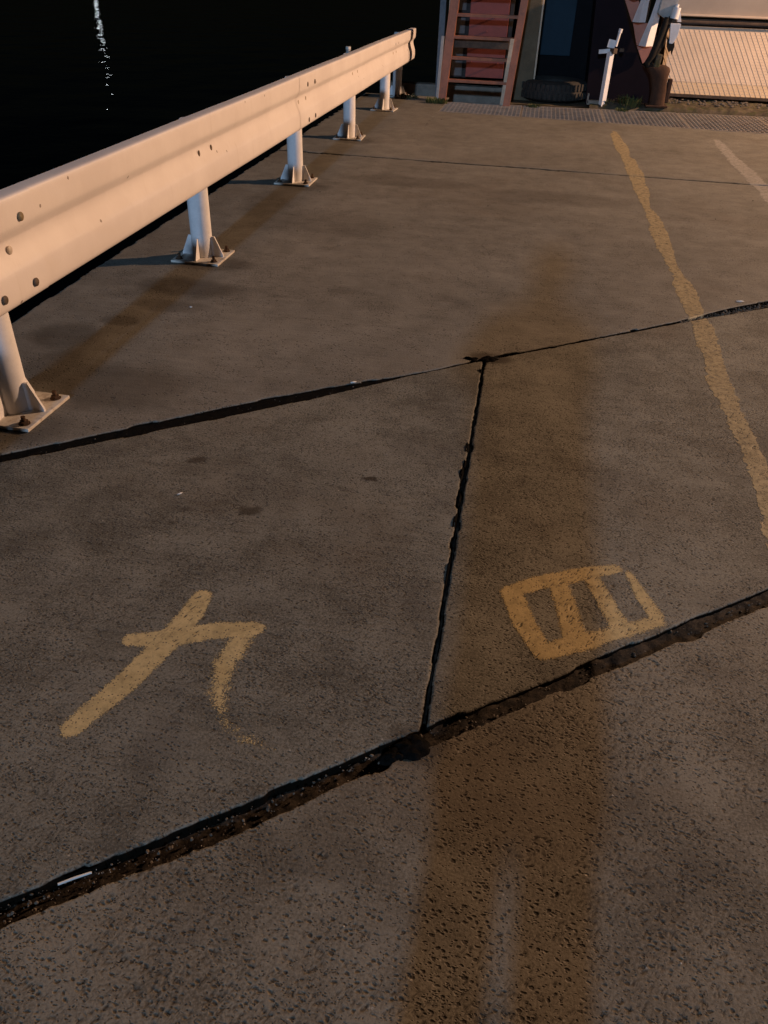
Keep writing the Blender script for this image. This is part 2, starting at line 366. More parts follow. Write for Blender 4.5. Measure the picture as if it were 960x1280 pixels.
def stamp_pits(X, Y, Z, P, x0, x1, ylo, yhi, per_m2, rmin, rmax, dep, seed, xs, ys0):
    """round-bottomed holes where pebbles have popped out"""
    rs = np.random.RandomState(seed)
    n = int(per_m2 * (x1 - x0) * (yhi - ylo))
    cx = rs.uniform(x0, x1, n); t = rs.uniform(ylo, yhi, n); cy = t + K * cx
    keep = (fbm(cx, cy, 4, seed + 3, 4) - .5) * 2.6 + .5 + rs.rand(n) * .55 > .80
    for x, y, u, v, w_ in zip(cx[keep], cy[keep], rs.rand(keep.sum()), rs.rand(keep.sum()), rs.rand(keep.sum())):
        r = rmin + (rmax - rmin) * u ** 2.2; an = .35 + (v - .5) * 1.6; e = .5 + .4 * w_
        i0, i1 = np.searchsorted(xs, [x - r * 1.3, x + r * 1.3])
        if i1 - i0 < 1: continue
        sub = Y[i0:i1]; tt = sub - K * X[i0:i1]
        tc = y - K * x
        row = ys0(tt[0]) if callable(ys0) else tt[0]
        lo_, hi_ = np.searchsorted(row, [tc - r * 2.2, tc + r * 2.2])
        if hi_ <= lo_: continue
        sl = (slice(i0, i1), slice(lo_, hi_))
        dx = X[sl] - x; dy = Y[sl] - y
        a = (dx * math.cos(an) + dy * math.sin(an)) / r; b = (-dx * math.sin(an) + dy * math.cos(an)) / (r * e)
        q = np.clip(1 - np.sqrt(a * a + b * b) * (1 + .55 * np.sin(3 * np.arctan2(b, a) + 6.28 * u) * v), 0, 1)
        Z[sl] -= dep * min(1, r / .004) * np.minimum(1, q * 2.2)
        P[sl] = np.maximum(P[sl], np.minimum(1, q * 1.9))

def edge_drop(X, Y, dist, seed, jit=.006):
    d = dist + (fbm(X, Y, 70, seed, 3) - .5) * 2 * jit + (fbm(X, Y, 14, seed + 5, 2) - .5) * 2 * jit * 1.1
    big = sstep(.66, .74, fbm(X, Y, 9, seed + 8, 2)) * jit * 2.6            # places where the arris has broken away
    d = d - big
    z = -.0006 * (1 - sstep(0, .004, d))
    z = z - .045 * (1 - sstep(-.008, .001, d))
    return z, d

quay = None
bm = bmesh.new()
box(bm, (5.91, 1.0, -1.55), (16.18, 17.7, 2.96)); box(bm, (5.91, 10.41, -1.68), (16.18, 1.1, 2.70))
box(bm, (7.0, 11.49, -1.53), (14.0, 1.05, 2.94)); box(bm, (-1.302, 11.02, -1.54), (1.80, .38, 2.92))
quay = link('quay', fin(bm, 'quay'), M['wall'])
tag(quay, 'concrete quay of skewed slabs beside dark harbour water', None, None, 'structure')

slabs = {}
def slab(key, xs, ylo, yhi, vs, mat, seed, amp, edges, pits=None, jit=.006, absolute=None):
    X = np.repeat(xs[:, None], len(vs), 1)
    L, H = ylo(xs)[:, None], yhi(xs)[:, None]
    Y = L + (H - L) * vs[None, :] if absolute is None else absolute(xs, vs)
    Z = base_h(X, Y, seed, amp); P = np.zeros_like(X)
    if pits: 
        per, r0, r1, dep, x0, x1, t0, t1 = pits
        stamp_pits(X, Y, Z, P, x0, x1, t0, t1, per, r0, r1, dep, seed, xs, None)
    dist = edges(X, Y); zz, dd = edge_drop(X, Y, dist, seed + 40, jit)
    Z = Z + zz
    me = grid_mesh('concrete_slab', X, Y, Z, dist > -.03, {'pit': P})
    o = link('concrete_slab', me, mat, quay)
    slabs[key] = (X, Y, Z, P, o, dd)
    return o

c37 = 1 / math.sqrt(1 + K * K)
# near slab with exposed aggregate
tC = spans((-9, -.6, .4), (-.6, .10, .03), (.10, 1.20, .0027))
xC = spans((EDGE, -1.2, .05), (-1.2, -.82, .012), (-.82, .86, .0027), (.86, 2.2, .02), (2.2, 14, .4))
slab('near', xC, j2lo, j2lo, tC, M['slab_near'], 101, .0016,
     lambda X, Y: np.minimum((j2lo(X) - Y) * c37, (X - EDGE) * 4), (12000, .0012, .0048, .0014, -.82, .86, .10, 1.2), .004,
     absolute=lambda xs, ts: (K * xs)[:, None] + ts[None, :] + 0 * xs[:, None])
vAB = np.linspace(-.02, 1.02, 420)
slab('left', spans((EDGE, -1.4, .010), (-1.4, -.0715, .0045)), j2hi, j1lo, vAB, M['slab_mid'], 211, .0014,
     lambda X, Y: np.minimum.reduce([(Y - j2hi(X)) * c37, (j1lo(X) - Y) * c37, (X - EDGE) * 4,
            -.0765 + .006 * (1.1 - Y) / 2 - X - .009 * sstep(.52, .62, vn(X * 0, Y, 9, 5)) * sstep(1.55, 1.8, Y) * sstep(2.75, 2.55, Y)]),
     (5200, .0016, .0042, .0016, -1.2, -.08, 1.15, 3.2), .0022)
slab('right', spans((-.072, 1.45, .0045), (1.45, 2.2, .02), (2.2, 14, .4)), j2hi, j1lo, vAB, M['slab_mid_b'], 307, .0014,
     lambda X, Y: np.minimum.reduce([(Y - j2hi(X)) * c37, (j1lo(X) - Y) * c37, X + .066 + .006 * (Y - 1.1) / 2]),
     (5600, .0016, .0046, .0018, -.06, 1.3, 1.15, 3.2), .0022)
vD = np.concatenate([np.linspace(-.012, .05, 60, endpoint=False), np.linspace(.05, 1.003, 340)])
slab('far', spans((EDGE, -1.75, .008), (-1.75, 1.6, .010), (1.6, 2.4, .02), (2.4, 14, .4)), j1hi, lambda x: FARJ - .018 + 0 * x, vD, M['slab_far'], 401, .0018,
     lambda X, Y: np.minimum.reduce([(Y - j1hi(X)) * c37, FARJ - .012 - .03 * (X + 1.6) - Y, (X - EDGE) * 4]), None, .004,
     absolute=lambda xs, vs: j1hi(xs)[:, None] + (np.maximum(FARJ - .03 * (xs + 1.6), j1hi(xs) + .3) - j1hi(xs))[:, None] * vs[None, :])
slab('end', spans((EDGE, -1.104, .02), (-1.104, -1.10, .002), (-1.10, 2.6, .02), (2.6, 14, .4)), lambda x: FARJ - .03 * (x + 1.6), lambda x: np.where(x < -1.102, 11.2, gnear(x)), np.linspace(0, 1, 200), M['slab_end'], 503, .0018,
     lambda X, Y: np.minimum.reduce([Y - (FARJ + .014 - .03 * (X + 1.6)), np.where(X < -1.102, 11.2, gnear(X)) - Y, (X - EDGE) * 4]), None, .004)

# joint filler (dirt) in the gaps and the black sealant
def strip(name, xs, lo, hi, z, mat, seed, amp):
    v = np.linspace(0, 1, 9); X = np.repeat(xs[:, None], 9, 1); L, H = lo(xs)[:, None] - .012, hi(xs)[:, None] + .012
    Y = L + (H - L) * v[None]
    Z = (z(X) if callable(z) else z) + amp * (fbm(X, Y, 35, seed, 4) - .5) * 2 + 0 * X
    return link(name, grid_mesh(name, X, Y, Z), mat, quay)
strip('joint_filler', spans((EDGE + .01, 2.4, .008)), j1lo, j1hi, -.026, M['dirt'], 61, .008)
strip('joint_filler', spans((EDGE + .01, 2.0, .006)), j2lo, j2hi, lambda X: -.024 + .013 * sstep(-.10, .05, X), M['dirt'], 71, .008)
X = np.repeat(spans((-.105, -.03, .008))[:, None], 240, 1); Y = np.repeat(np.linspace(1.05, 3.12, 240)[None], X.shape[0], 0)
link('joint_filler', grid_mesh('joint_filler', X, Y, -.016 + .008 * (fbm(X, Y, 30, 5) - .5)), M['dirt'], quay)
X = np.repeat(spans((EDGE + .01, 2.6, .02))[:, None], 5, 1); Y = FARJ - .03 * (X + 1.6) + np.linspace(-.03, .03, 5)[None]
link('joint_filler', grid_mesh('joint_filler', X, Y, -.026 + 0 * X), M['dirt'], quay)

# grit lying in the joints
def grit(name, n, sampler, r0, r1, mat, seed):
    rs = random.Random(seed); bm = bmesh.new()
    for _ in range(n):
        x, y, z = sampler(rs); r = r0 + (r1 - r0) * rs.random() ** 3
        g = bmesh.ops.create_icosphere(bm, subdivisions=1, radius=r)
        m = Matrix.Translation((x, y, z)) @ Matrix.Rotation(rs.random() * 6, 4, Vector((rs.random(), rs.random(), rs.random() + .1)).normalized()) @ Matrix.Diagonal((1, .75, .5, 1))
        for v in g['verts']: v.co *= rs.uniform(.75, 1.2)
        bmesh.ops.transform(bm, matrix=m, verts=g['verts'])
    o = link(name, fin(bm, name), mat, quay); o['kind'] = 'stuff'; return o
def in_joint(lo, hi, x0, x1, z):
    def f(rs):
        x = rs.uniform(x0, x1); a, b = float(lo(x)), float(hi(x)); return x, a + (b - a) * rs.uniform(.08, .92), z + rs.uniform(-.003, .004)
    return f
grit('joint_gravel', 900, in_joint(j2lo, j2hi, -.95, .95, -.013), .001, .0055, M['gravel'], 1)
grit('joint_gravel', 420, in_joint(j1lo, j1hi, .82, 1.5, -.008), .002, .009, M['gravel'], 2)
grit('joint_gravel', 300, in_joint(j1lo, j1hi, -1.7, .8, -.010), .001, .004, M['gravel'], 3)
grit('pale_grit', 60, in_joint(j2lo, j2hi, -.95, .2, -.010), .0007, .0022, M['grit_pale'], 4)
def on_ground(rs):
    t = rs.uniform(.3, 3.4); x = rs.uniform(-1.6, 1.2); return x, t + K * x, .0012
grit('pale_grit', 90, on_ground, .0008, .0022, M['grit_pale'], 5)
def far_ground(rs):
    return rs.uniform(-1.9, 2.0), rs.uniform(3.5, 9.5), .002
grit('joint_gravel', 90, far_ground, .002, .006, M['gravel'], 6)

# black tar where the joints meet
def blob(cx, cy, rx, ry, h, seed, rot=0, z0=-.012):
    bm = bmesh.new(); bmesh.ops.create_uvsphere(bm, u_segments=28, v_segments=12, radius=1)
    for v in bm.verts:
        a = math.atan2(v.co.y, v.co.x); k = 1 + .28 * mnoise.noise(Vector((math.cos(a) * 1.6 + seed, math.sin(a) * 1.6, seed))) + .12 * mnoise.noise(Vector((math.cos(a) * 5, math.sin(a) * 5 + seed, 0)))
        z = v.co.z * (1 + .5 * mnoise.noise(v.co * 3 + Vector((seed, 0, 0))))
        v.co = Vector((v.co.x * rx * k, v.co.y * ry * k, z0 + z * h))
    bmesh.ops.rotate(bm, cent=(0, 0, 0), matrix=Matrix.Rotation(rot, 3, 'Z'), verts=bm.verts)
    bmesh.ops.translate(bm, vec=(cx, cy, 0), verts=bm.verts)
    return link('tar_blob', fin(bm, 'tar_blob', True), M['tar'], quay)
blob(-.085, 1.050, .046, .038, .019, 1.0, .5); blob(-.118, 1.026, .034, .024, .016, 6.0, .5)
blob(-.062, 3.104, .058, .034, .020, 2.0, .6); blob(-.135, 3.090, .045, .020, .018, 3.0, .2); blob(-.085, 2.98, .008, .03, .016, 3.6)
for i, (x, y, a, b) in enumerate(((-.086, 2.34, .010, .055), (-.088, 2.17, .009, .05), (-.083, 2.24, .007, .03), (-.083, 1.90, .009, .06), (-.080, 2.02, .007, .04), (-.078, 1.66, .006, .08))):
    blob(x, y, a, b, .0145, 10 + i)

# black sealant in the wide left part of the far joint
strip('joint_sealant', spans((-1.75, -.43, .006)), lambda x: j1lo(x) + .004, lambda x: j1hi(x) - .004, -.0075, M['tar'], 91, .0035)

# ------------------------------------------------------------------ paint on the slabs
def seg_density(X, Y, pts, fe):
    D = np.full(X.shape, -1.0)
    for (x0, y0, w0, s0), (x1, y1, w1, s1) in zip(pts, pts[1:]):
        vx, vy = x1 - x0, y1 - y0; t = np.clip(((X - x0) * vx + (Y - y0) * vy) / (vx * vx + vy * vy), 0, 1)
        dd = np.hypot(X - x0 - t * vx, Y - y0 - t * vy)
        hw = w0 + (w1 - w0) * t; s = s0 + (s1 - s0) * t
        D = np.maximum(D, s * np.clip((hw - dd) / fe + .55, -.3, 1.25))
    return D
def paint_on(key, name, D, mat, label=None, dz=.0009):
    X, Y, Z, P, o, dd = slabs[key]
    keep = (D > 0) & (dd > -.001)
    i = np.where(keep.any(1))[0]; j = np.where(keep.any(0))[0]
    sl = (slice(max(i[0] - 1, 0), i[-1] + 2), slice(max(j[0] - 1, 0), j[-1] + 2))
    me = grid_mesh(name, X[sl], Y[sl], Z[sl] + dz, keep[sl], {'coat': D[sl], 'pit': P[sl]})
    p = link(name, me, mat, o)
    if label: p['label'] = label
    return p
X, Y = slabs['left'][:2]
nine = np.maximum.reduce([
    seg_density(X, Y, [(-.697, 1.412, .027, 1.1), (-.700, 1.347, .031, 1.15), (-.718, 1.249, .032, 1.15), (-.757, 1.11, .032, 1.1), (-.815, .960, .027, 1.05)], .036),
    seg_density(X, Y, [(-.808, 1.229, .021, 1.1), (-.715, 1.255, .029, 1.15), (-.620, 1.300, .028, 1.1), (-.525, 1.329, .023, 1.05)], .036),
    seg_density(X, Y, [(-.545, 1.300, .030, 1.0), (-.557, 1.202, .034, .86), (-.542, 1.11, .034, .70), (-.508, 1.044, .030, .55), (-.445, 1.000, .036, .52), (-.375, .990, .036, .44), (-.34, .99, .03, .3)], .060)])
paint_on('left', 'painted_character', nine, M['paint_char'], 'ochre spray painted character for nine')
X, Y = slabs['right'][:2]
box3 = np.maximum.reduce([
    seg_density(X, Y, [(.092, 1.600, .022, 1.1), (.160, 1.650, .026, 1.1), (.232, 1.688, .028, 1.1), (.310, 1.731, .026, 1.05), (.385, 1.764, .021, .92)], .038),
    seg_density(X, Y, [(.102, 1.597, .029, 1.1), (.139, 1.485, .030, 1.1), (.187, 1.395, .027, 1.05)], .038),
    seg_density(X, Y, [(.222, 1.680, .027, 1.1), (.246, 1.575, .028, 1.1), (.266, 1.450, .031, 1.05)], .042),
    seg_density(X, Y, [(.312, 1.725, .022, 1.05), (.349, 1.610, .026, 1.05), (.384, 1.515, .030, 1.0)], .042),
    seg_density(X, Y, [(.418, 1.752, .012, .9), (.448, 1.662, .020, 1.05), (.475, 1.585, .022, 1.0)], .034),
    seg_density(X, Y, [(.190, 1.396, .025, 1.05), (.262, 1.436, .029, 1.05), (.327, 1.477, .027, 1.0), (.480, 1.566, .023, .9)], .042)])
paint_on('right', 'painted_character', box3, M['paint_char'], 'ochre painted box with two inner bars')
YL = [(9.30, .835, .880), (9.242, .826, .894), (8.893, .805, .903), (8.316, .800, .939), (7.889, .830, .918), (7.815, .832, .956), (7.228, .836, .965), (6.493, .834, .945), (6.048, .853, .905), (5.774, .844, .944), (5.183, .847, .948), (4.691, .858, .928), (4.433, .867, .938), (4.373, .847, .957), (4.142, .848, .961), (3.888, .862, .957), (3.753, .872, .970), (3.502, .862, .957), (3.323, .863, .943), (3.111, .835, .940), (2.932, .855, .934), (2.731, .853, .943), (2.553, .860, .945), (2.338, .856, .936), (2.148, .847, .927), (1.9, .839, .922)][::-1]
def line_density(X, Y, T, fe, seed, s=1.15):
    yy = [t[0] for t in T]; a = np.interp(Y, yy, [t[1] for t in T]); b = np.interp(Y, yy, [t[2] for t in T])
    j = (fbm(X, Y, 5, seed, 2) - .5) * .030 + (fbm(X, Y, 34, seed + 4, 3) - .5) * .034
    d = np.minimum(X - a + j, b - X + j * .6)
    D = s * np.clip(d / fe + .45, -.3, 1.2)
    return np.where((Y < yy[0]) | (Y > yy[-1]), -1, D)
for key, st in (('right', 1.0), ('far', 1.12), ('end', 1.05)):
    X, Y = slabs[key][:2]
    paint_on(key, 'painted_line', line_density(X, Y, YL, .012, 77, st), M['paint_line'], 'worn yellow painted line')
WL = [(9.17, 1.835, 1.925), (8.884, 1.805, 1.935), (8.254, 1.79, 1.93), (7.539, 1.79, 1.955), (7.076, 1.797, 1.955), (6.529, 1.793, 1.965), (5.6, 1.79, 1.96)][::-1]
for key in ('far', 'end'):
    X, Y = slabs[key][:2]
    paint_on(key, 'painted_line', line_density(X, Y, WL, .03, 78, .72), M['paint_faded'], 'faded white painted line')

# ------------------------------------------------------------------ water
n = N('harbour_water', .0, .5)
n.b.inputs['IOR'].default_value = 1.33
wv = n.math('ADD', n.noise(.6, 1, .4, n.mapped(scale=(1, .8, 1))), n.math('MULTIPLY', n.noise(4.0, 1, .5), .12))
M['water'] = n.done((.0016, .0026, .0032), n.bump(wv, .085, 1.0))
bm = bmesh.new(); bmesh.ops.create_grid(bm, x_segments=8, y_segments=8, size=2500)
wo = link('water', fin(bm, 'water'), M['water'], None, (0, 0, -1.6)); tag(wo, 'black harbour water with white lamp glints', None, None, 'structure')

# ------------------------------------------------------------------ guardrail
guard = empty('guardrail', (-1.72, 2.245, 0))
tag(guard, 'long white corrugated guardrail on round posts along quay edge', 'guardrail')
def under(o, parent):
    o.parent = parent; o.matrix_parent_inverse = Matrix.Translation(parent.location).inverted() if parent.parent is None else Matrix()
    return o
prof = [(.004, .7375), (.050, .739), (.067, .737), (.0715, .730), (.072, .705), (.071, .655), (.067, .637), (.048, .612), (.042, .603), (.042, .582), (.049, .556), (.063, .524), (.069, .505), (.071, .445), (.067, .416), (.054, .402), (.022, .396), (.006, .397)]
def chaikin(p, k=2):
    for _ in range(k):
        q = [p[0]]
        for a, b in zip(p, p[1:]):
            q += [(a[0] * .75 + b[0] * .25, a[1] * .75 + b[1] * .25), (a[0] * .25 + b[0] * .75, a[1] * .25 + b[1] * .75)]
        p = q + [p[-1]]
    return p
prof = chaikin(prof, 2)
def beam_mesh(y0, y1, off, curl=False):
    bm = bmesh.new(); ys = list(spans((y0, y1, .12))); rings = []
    th = .0024
    nrm = []
    for i, p in enumerate(prof):
        a = prof[max(i - 1, 0)]; b = prof[min(i + 1, len(prof) - 1)]; tx, tz = b[0] - a[0], b[1] - a[1]; l = math.hypot(tx, tz); nrm.append((-tz / l, tx / l))
    loop = [(p[0], p[1]) for p in prof] + [(p[0] - q[0] * th, p[1] - q[1] * th) for p, q in zip(prof[::-1], nrm[::-1])]
    for y in ys:
        wob = .0035 * mnoise.noise(Vector((y * .7, off * 100, 0))); wz = .003 * mnoise.noise(Vector((y * .5, 5, 0)))
        rings.append([bm.verts.new((-1.662 + off + x + wob, y, z + wz + (.002 * mnoise.noise(Vector((y * 9, z * 20, 2))) if z < .40 else 0))) for x, z in loop])
    k = len(loop)
    for a, b in zip(rings, rings[1:]):
        for i in range(k): bm.faces.new((a[i], b[i], b[(i + 1) % k], a[(i + 1) % k]))
    return fin(bm, 'rail_beam', True)
def bolt_mesh(r, h, sy=1.0):
    bm = bmesh.new(); bmesh.ops.create_uvsphere(bm, u_segments=14, v_segments=8, radius=1)
    for v in bm.verts: v.co = Vector((v.co.x * h, v.co.y * r * sy, v.co.z * r))
    return fin(bm, 'bolt', True)
def surf_x(z):
    for a, b in zip(prof, prof[1:]):
        if min(a[1], b[1]) <= z <= max(a[1], b[1]) and a[1] > .38: return -1.662 + a[0]
    return -1.60
b_round = {k: bolt_mesh(.0145, .006) for k in ('bolt_olive', 'bolt_painted', 'slot')}
for k, me in b_round.items(): me.materials.append(M[k])
b_slot = bolt_mesh(.0155, .004, .75); b_slot.materials.append(M['slot'])
b_slotp = bolt_mesh(.015, .004, .7); b_slotp.materials.append(M['bolt_painted'])
seam = 0
for (y0, y1, off, bl) in ((-3.6, 2.42, .000, [(2.335, .668, 'bolt_olive'), (2.275, .575, 'bolt_painted'), (2.337, .453, 'slot'), (2.154, .454, 'slot')]),
                          (2.20, 6.22, -.0026, [(3.938, .572, 's'), (4.106, .570, 's')]),
                          (5.75, 11.32, .000, [(5.962, .669, 's'), (6.164, .666, 's'), (5.80, .574, 'sp'), (5.996, .575, 'sp'), (5.981, .442, 's'), (6.167, .445, 's'),
                                              (7.595, .578, 'sp'), (7.805, .576, 'sp'), (9.75, .665, 'sp'), (9.95, .665, 'sp'), (9.75, .575, 'sp'), (9.95, .575, 'sp'), (11.0, .45, 'sp'), (11.15, .45, 'sp')])):
    b = under(link('rail_beam', beam_mesh(y0, y1, off), M['rail']), guard)
    for (y, z, k) in bl:
        me = b_slot if k == 's' else b_slotp if k == 'sp' else b_round[k]
        link('bolt', me, None, b, (surf_x(z) + off + .002, y, z))
# posts
def gusset_mesh(dx, dy):
    bm = bmesh.new(); t = .0045
    pts = [(.052, .012), (.118, .012), (.118, .022), (.075, .118), (.052, .118)]
    px_, py_ = -dy, dx
    a = [bm.verts.new((dx * r + px_ * t, dy * r + py_ * t, z)) for r, z in pts]; b = [bm.verts.new((dx * r - px_ * t, dy * r - py_ * t, z)) for r, z in pts]
    bm.faces.new(a); bm.faces.new(b[::-1])
    for i in range(5): bm.faces.new((a[i], b[i], b[(i + 1) % 5], a[(i + 1) % 5]))
    return fin(bm, 'gusset')
bm = bmesh.new(); tube(bm, [(0, 0, .010), (0, 0, .40), (0, 0, .690), (0, 0, .700)], [.057, .057, .057, .050], 40)
post_me = fin(bm, 'guard_post', True); post_me.materials.append(M['post'])
bm = bmesh.new(); box(bm, (0, 0, .006), (.27, .27, .012), None, .002); plate_me = fin(bm, 'base_plate'); plate_me.materials.append(M['plate'])
g_me = [gusset_mesh(*d_) for d_ in ((1, 0), (-1, 0), (0, 1), (0, -1))]
for m_ in g_me: m_.materials.append(M['post'])
bm = bmesh.new(); tube(bm, [(0, 0, .012), (0, 0, .024)], .0155, 6); tube(bm, [(0, 0, .024), (0, 0, .042)], .008, 10); tube(bm, [(0, 0, .0119), (0, 0, .0145)], .020, 14)
ab_me = fin(bm, 'anchor_bolt'); ab_me.materials.append(M['rusty'])
rs = random.Random(3)
for i, (x, y) in enumerate(((-1.722, .90), (-1.722, 2.235), (-1.722, 4.105), (-1.720, 6.030), (-1.722, 7.955), (-1.716, 9.835), (-1.765, 11.03))):
    p = under(link('guard_post', post_me, None, None, (x, y, .002)), guard)
    p.rotation_euler = (rs.uniform(-.006, .006), rs.uniform(-.006, .006), rs.uniform(-.05, .05))
    if i == 1: p.rotation_euler = (0, 0, -.03)
    link('base_plate', plate_me, None, p)
    for g_ in g_me: link('gusset', g_, None, p)
    for sx in (-1, 1):
        for sy in (-1, 1):
            a = link('anchor_bolt', ab_me, None, p, (sx * .100, sy * .100, 0)); a.rotation_euler = (rs.uniform(-.12, .12), rs.uniform(-.12, .12), rs.random() * 3)

# thin banded pole behind the rail
pole = empty('marker_pole', (-2.13, 9.77, 0)); tag(pole, 'thin dark pole with pale bands standing behind the guardrail', 'pole')
bm = bmesh.new(); tube(bm, [(0, 0, 0), (0, 0, .62)], .026, 14); 
o = bpy.data.objects.new('shaft', fin(bm, 'shaft', True)); COL.objects.link(o); o.data.materials.append(M['greysteel']); o.parent = pole
for z in (.605, .55):
    bm = bmesh.new(); tube(bm, [(0, 0, z - .012), (0, 0, z + .012)], .029, 14); link('band', fin(bm, 'band', True), M['band'], pole)

# ------------------------------------------------------------------ drain gratings
seams = [-1.10, -.15, .80, 1.72, 2.66, 3.60]
glab = ['steel drain grating panel at the foot of the red ladder', 'steel drain grating panel in front of the black tyre', 'weedy steel drain grating panel in front of rusted bollard', 'steel drain grating panel in front of pale ramp', 'steel drain grating panel at the far right of the drain']
for i, (a, b) in enumerate(zip(seams, seams[1:])):
    bm = bmesh.new(); a += .008; b -= .008
    k = int((b - a) / .047)
    for t in range(k + 1):
        x = a + (b - a) * t / k; y0, y1 = float(gnear(x)) + .025, float(gfar(x)) - .02
        box(bm, (x, (y0 + y1) / 2, -.012), (.013 if 0 < t < k else .020, y1 - y0, .016))
    for t in range(13):
        f = t / 12; 
        p0 = (a, float(gnear(a)) * (1 - f) + float(gfar(a)) * f + (.03 - .055 * f), -.0035); p1 = (b, float(gnear(b)) * (1 - f) + float(gfar(b)) * f + (.03 - .055 * f), -.0035)
        beam(bm, p0, p1, .020 if 0 < t < 12 else .030, .005)
    g_ = link('drain_grating', fin(bm, 'drain_grating'), M['galv']); tag(g_, glab[i], 'drain grating', 'drain gratings across the end of the quay')

# kerb and quay end beyond the drain
xs = spans((.66, 3.6, .02), (3.6, 14, .4)); ys = np.concatenate([[0, .001], np.linspace(.012, 1, 46)])
X = np.repeat(xs[:, None], len(ys), 1); Y0 = gfar(xs)[:, None] + .01; Y = Y0 + (12.0 - Y0) * ys[None]
Z = np.where(ys[None] == 0, -.05, .055 + .035 * (fbm(X, Y, 9, 900, 5) - .5) * 2 - .02 * (1 - sstep(0, .05, ys[None])))
Z = Z + 0 * X
kb = link('mossy_kerb', grid_mesh('mossy_kerb', X, Y, Z), M['moss'], None); tag(kb, 'low mossy dirt covered kerb between grating and pale ramp', 'kerb', None, 'structure')
grit_k = bmesh.new(); rr = random.Random(8)
for _ in range(160):
    g_ = bmesh.ops.create_icosphere(grit_k, subdivisions=1, radius=rr.uniform(.006, .022)); bmesh.ops.transform(grit_k, matrix=Matrix.Translation((rr.uniform(.9, 3.2), rr.uniform(11.2, 11.68), .07)) @ Matrix.Rotation(rr.random() * 6, 4, 'X') @ Matrix.Diagonal((1.2, .8, .5, 1)), verts=g_['verts'])
o = link('kerb_rubble', fin(grit_k, 'kerb_rubble'), M['gravel'], kb); o['kind'] = 'stuff'
xs = spans((-.42, .66, .03)); ys = np.linspace(0, 1, 30); X = np.repeat(xs[:, None], 30, 1); Y0 = gfar(xs)[:, None] + .01; Y = Y0 + (12.0 - Y0) * ys[None]
o = link('end_paving', grid_mesh('end_paving', X, Y, .004 + .02 * (fbm(X, Y, 7, 910, 4) - .5)), M['moss'], quay)

# ------------------------------------------------------------------ things at the end of the quay
def thing(name, label, cat, group=None, loc=(0, 0, 0)):
    return tag(empty(name, loc), label, cat, group)
def part(name, bm, mat, parent, smooth=False, label=None):
    o = bpy.data.objects.new(name, fin(bm, name, smooth)); COL.objects.link(o); o.data.materials.append(mat); o.parent = parent
    o.matrix_parent_inverse = Matrix.Translation(parent.location).inverted() if parent.parent is None else Matrix()
    if label: o['label'] = label
    return o

# ladder
lad = thing('ladder', 'red steel ladder with flat rungs standing at quay end', 'ladder', None, (-.76, 10.78, 0))
def chan(a, b, w_, d_):
    bm = bmesh.new(); beam(bm, a, b, w_, .012, (0, 1, 0), .002)
    v = (Vector(b) - Vector(a)).normalized()
    for s in (-1, 1):
        off = Vector((s * (w_ / 2 - .006), d_ / 2, 0)); beam(bm, Vector(a) + off, Vector(b) + off, .012, d_, (0, 1, 0), .002)
    return bm
part('stringer', chan((-1.160, 10.74, -.02), (-1.045, 10.90, 1.60), .105, .07), M['red'], lad)
part('stringer', chan((-.352, 10.74, -.02), (-.235, 10.90, 1.60), .085, .07), M['red'], lad)
for i, z in enumerate((.14, .245, .485, .700, .925, 1.15, 1.38)):
    if i == 0: continue
    x0 = -1.16 + .071 * z + .05; x1 = -.352 + .072 * z - .04; y = 10.80 + .099 * z
    bm = bmesh.new(); box(bm, ((x0 + x1) / 2, y, z), (x1 - x0, .09, .012), None, .002); box(bm, ((x0 + x1) / 2, y - .045, z - .012), (x1 - x0, .010, .030), None, .002)
    r_ = part('rung', bm, M['red'], lad)
bm = bmesh.new(); box(bm, (-.73, 10.93, .625), (.66, .04, .095), None, .004); part('cross_beam', bm, M['darkbrown'], lad)
bm = bmesh.new(); beam(bm, (-1.212, 10.74, .0), (-1.185, 10.74, .70), .032, .02); part('guide_bar', bm, M['greysteel'], lad, False, 'pale guide bar')
bm = bmesh.new(); beam(bm, (-.410, 10.79, .0), (-.362, 10.80, .70), .045, .03); part('guide_bar', bm, M['beige_bar'], lad, False, 'beige guide bar')

gp = thing('steel_post', 'slim blue grey post behind the left side of red ladder', 'post', None, (-1.28, 11.05, -1.5))
bm = bmesh.new(); box(bm, (-1.265, 11.30, .25), (.075, .075, 3.8), None, .006); part('shaft', bm, M['bluegrey'], gp)
bm = bmesh.new(); box(bm, (-1.185, 11.30, .25), (.014, .05, 3.8), None, .002); part('edge_strip', bm, M['beige_bar'], gp)

pan = thing('red_panel', 'dull red steel panel with pegs behind the ladder', 'steel panel', None, (-.7, 11.24, 0))
bm = bmesh.new(); box(bm, (-.685, 11.23, 1.10), (.475, .03, 1.72), None, .004); part('plate', bm, M['redpanel'], pan)
for (x, z) in ((-.612, .885), (-.70, .600), (-.530, .402), (-.862, .405), (-.66, 1.11), (-.70, .74)):
    bm = bmesh.new(); tube(bm, [(x, 11.22, z), (x, 11.175, z)], .009, 8); part('peg', bm, M['redpanel'], pan)
bm = bmesh.new(); box(bm, (-.415, 11.25, 1.1), (.045, .05, 1.75)); box(bm, (-1.01, 11.32, 1.1), (.30, .05, 1.75)); part('frame', bm, M['darkgrey'], pan)
for z in (.325, .52, .785, 1.03, 1.27):
    bm = bmesh.new(); box(bm, (-1.045, 11.289, z), (.135, .016, .165), None, .003); part('slot_plate', bm, M['slotgrey'], pan)

bm = bmesh.new(); box(bm, (-1.20, 11.72, -1.2), (1.60, .20, 2.58), None, .008)
sill = link('concrete_sill', fin(bm, 'concrete_sill'), M['sill']); tag(sill, 'low concrete sill beyond the gap at the ladder foot', 'sill')

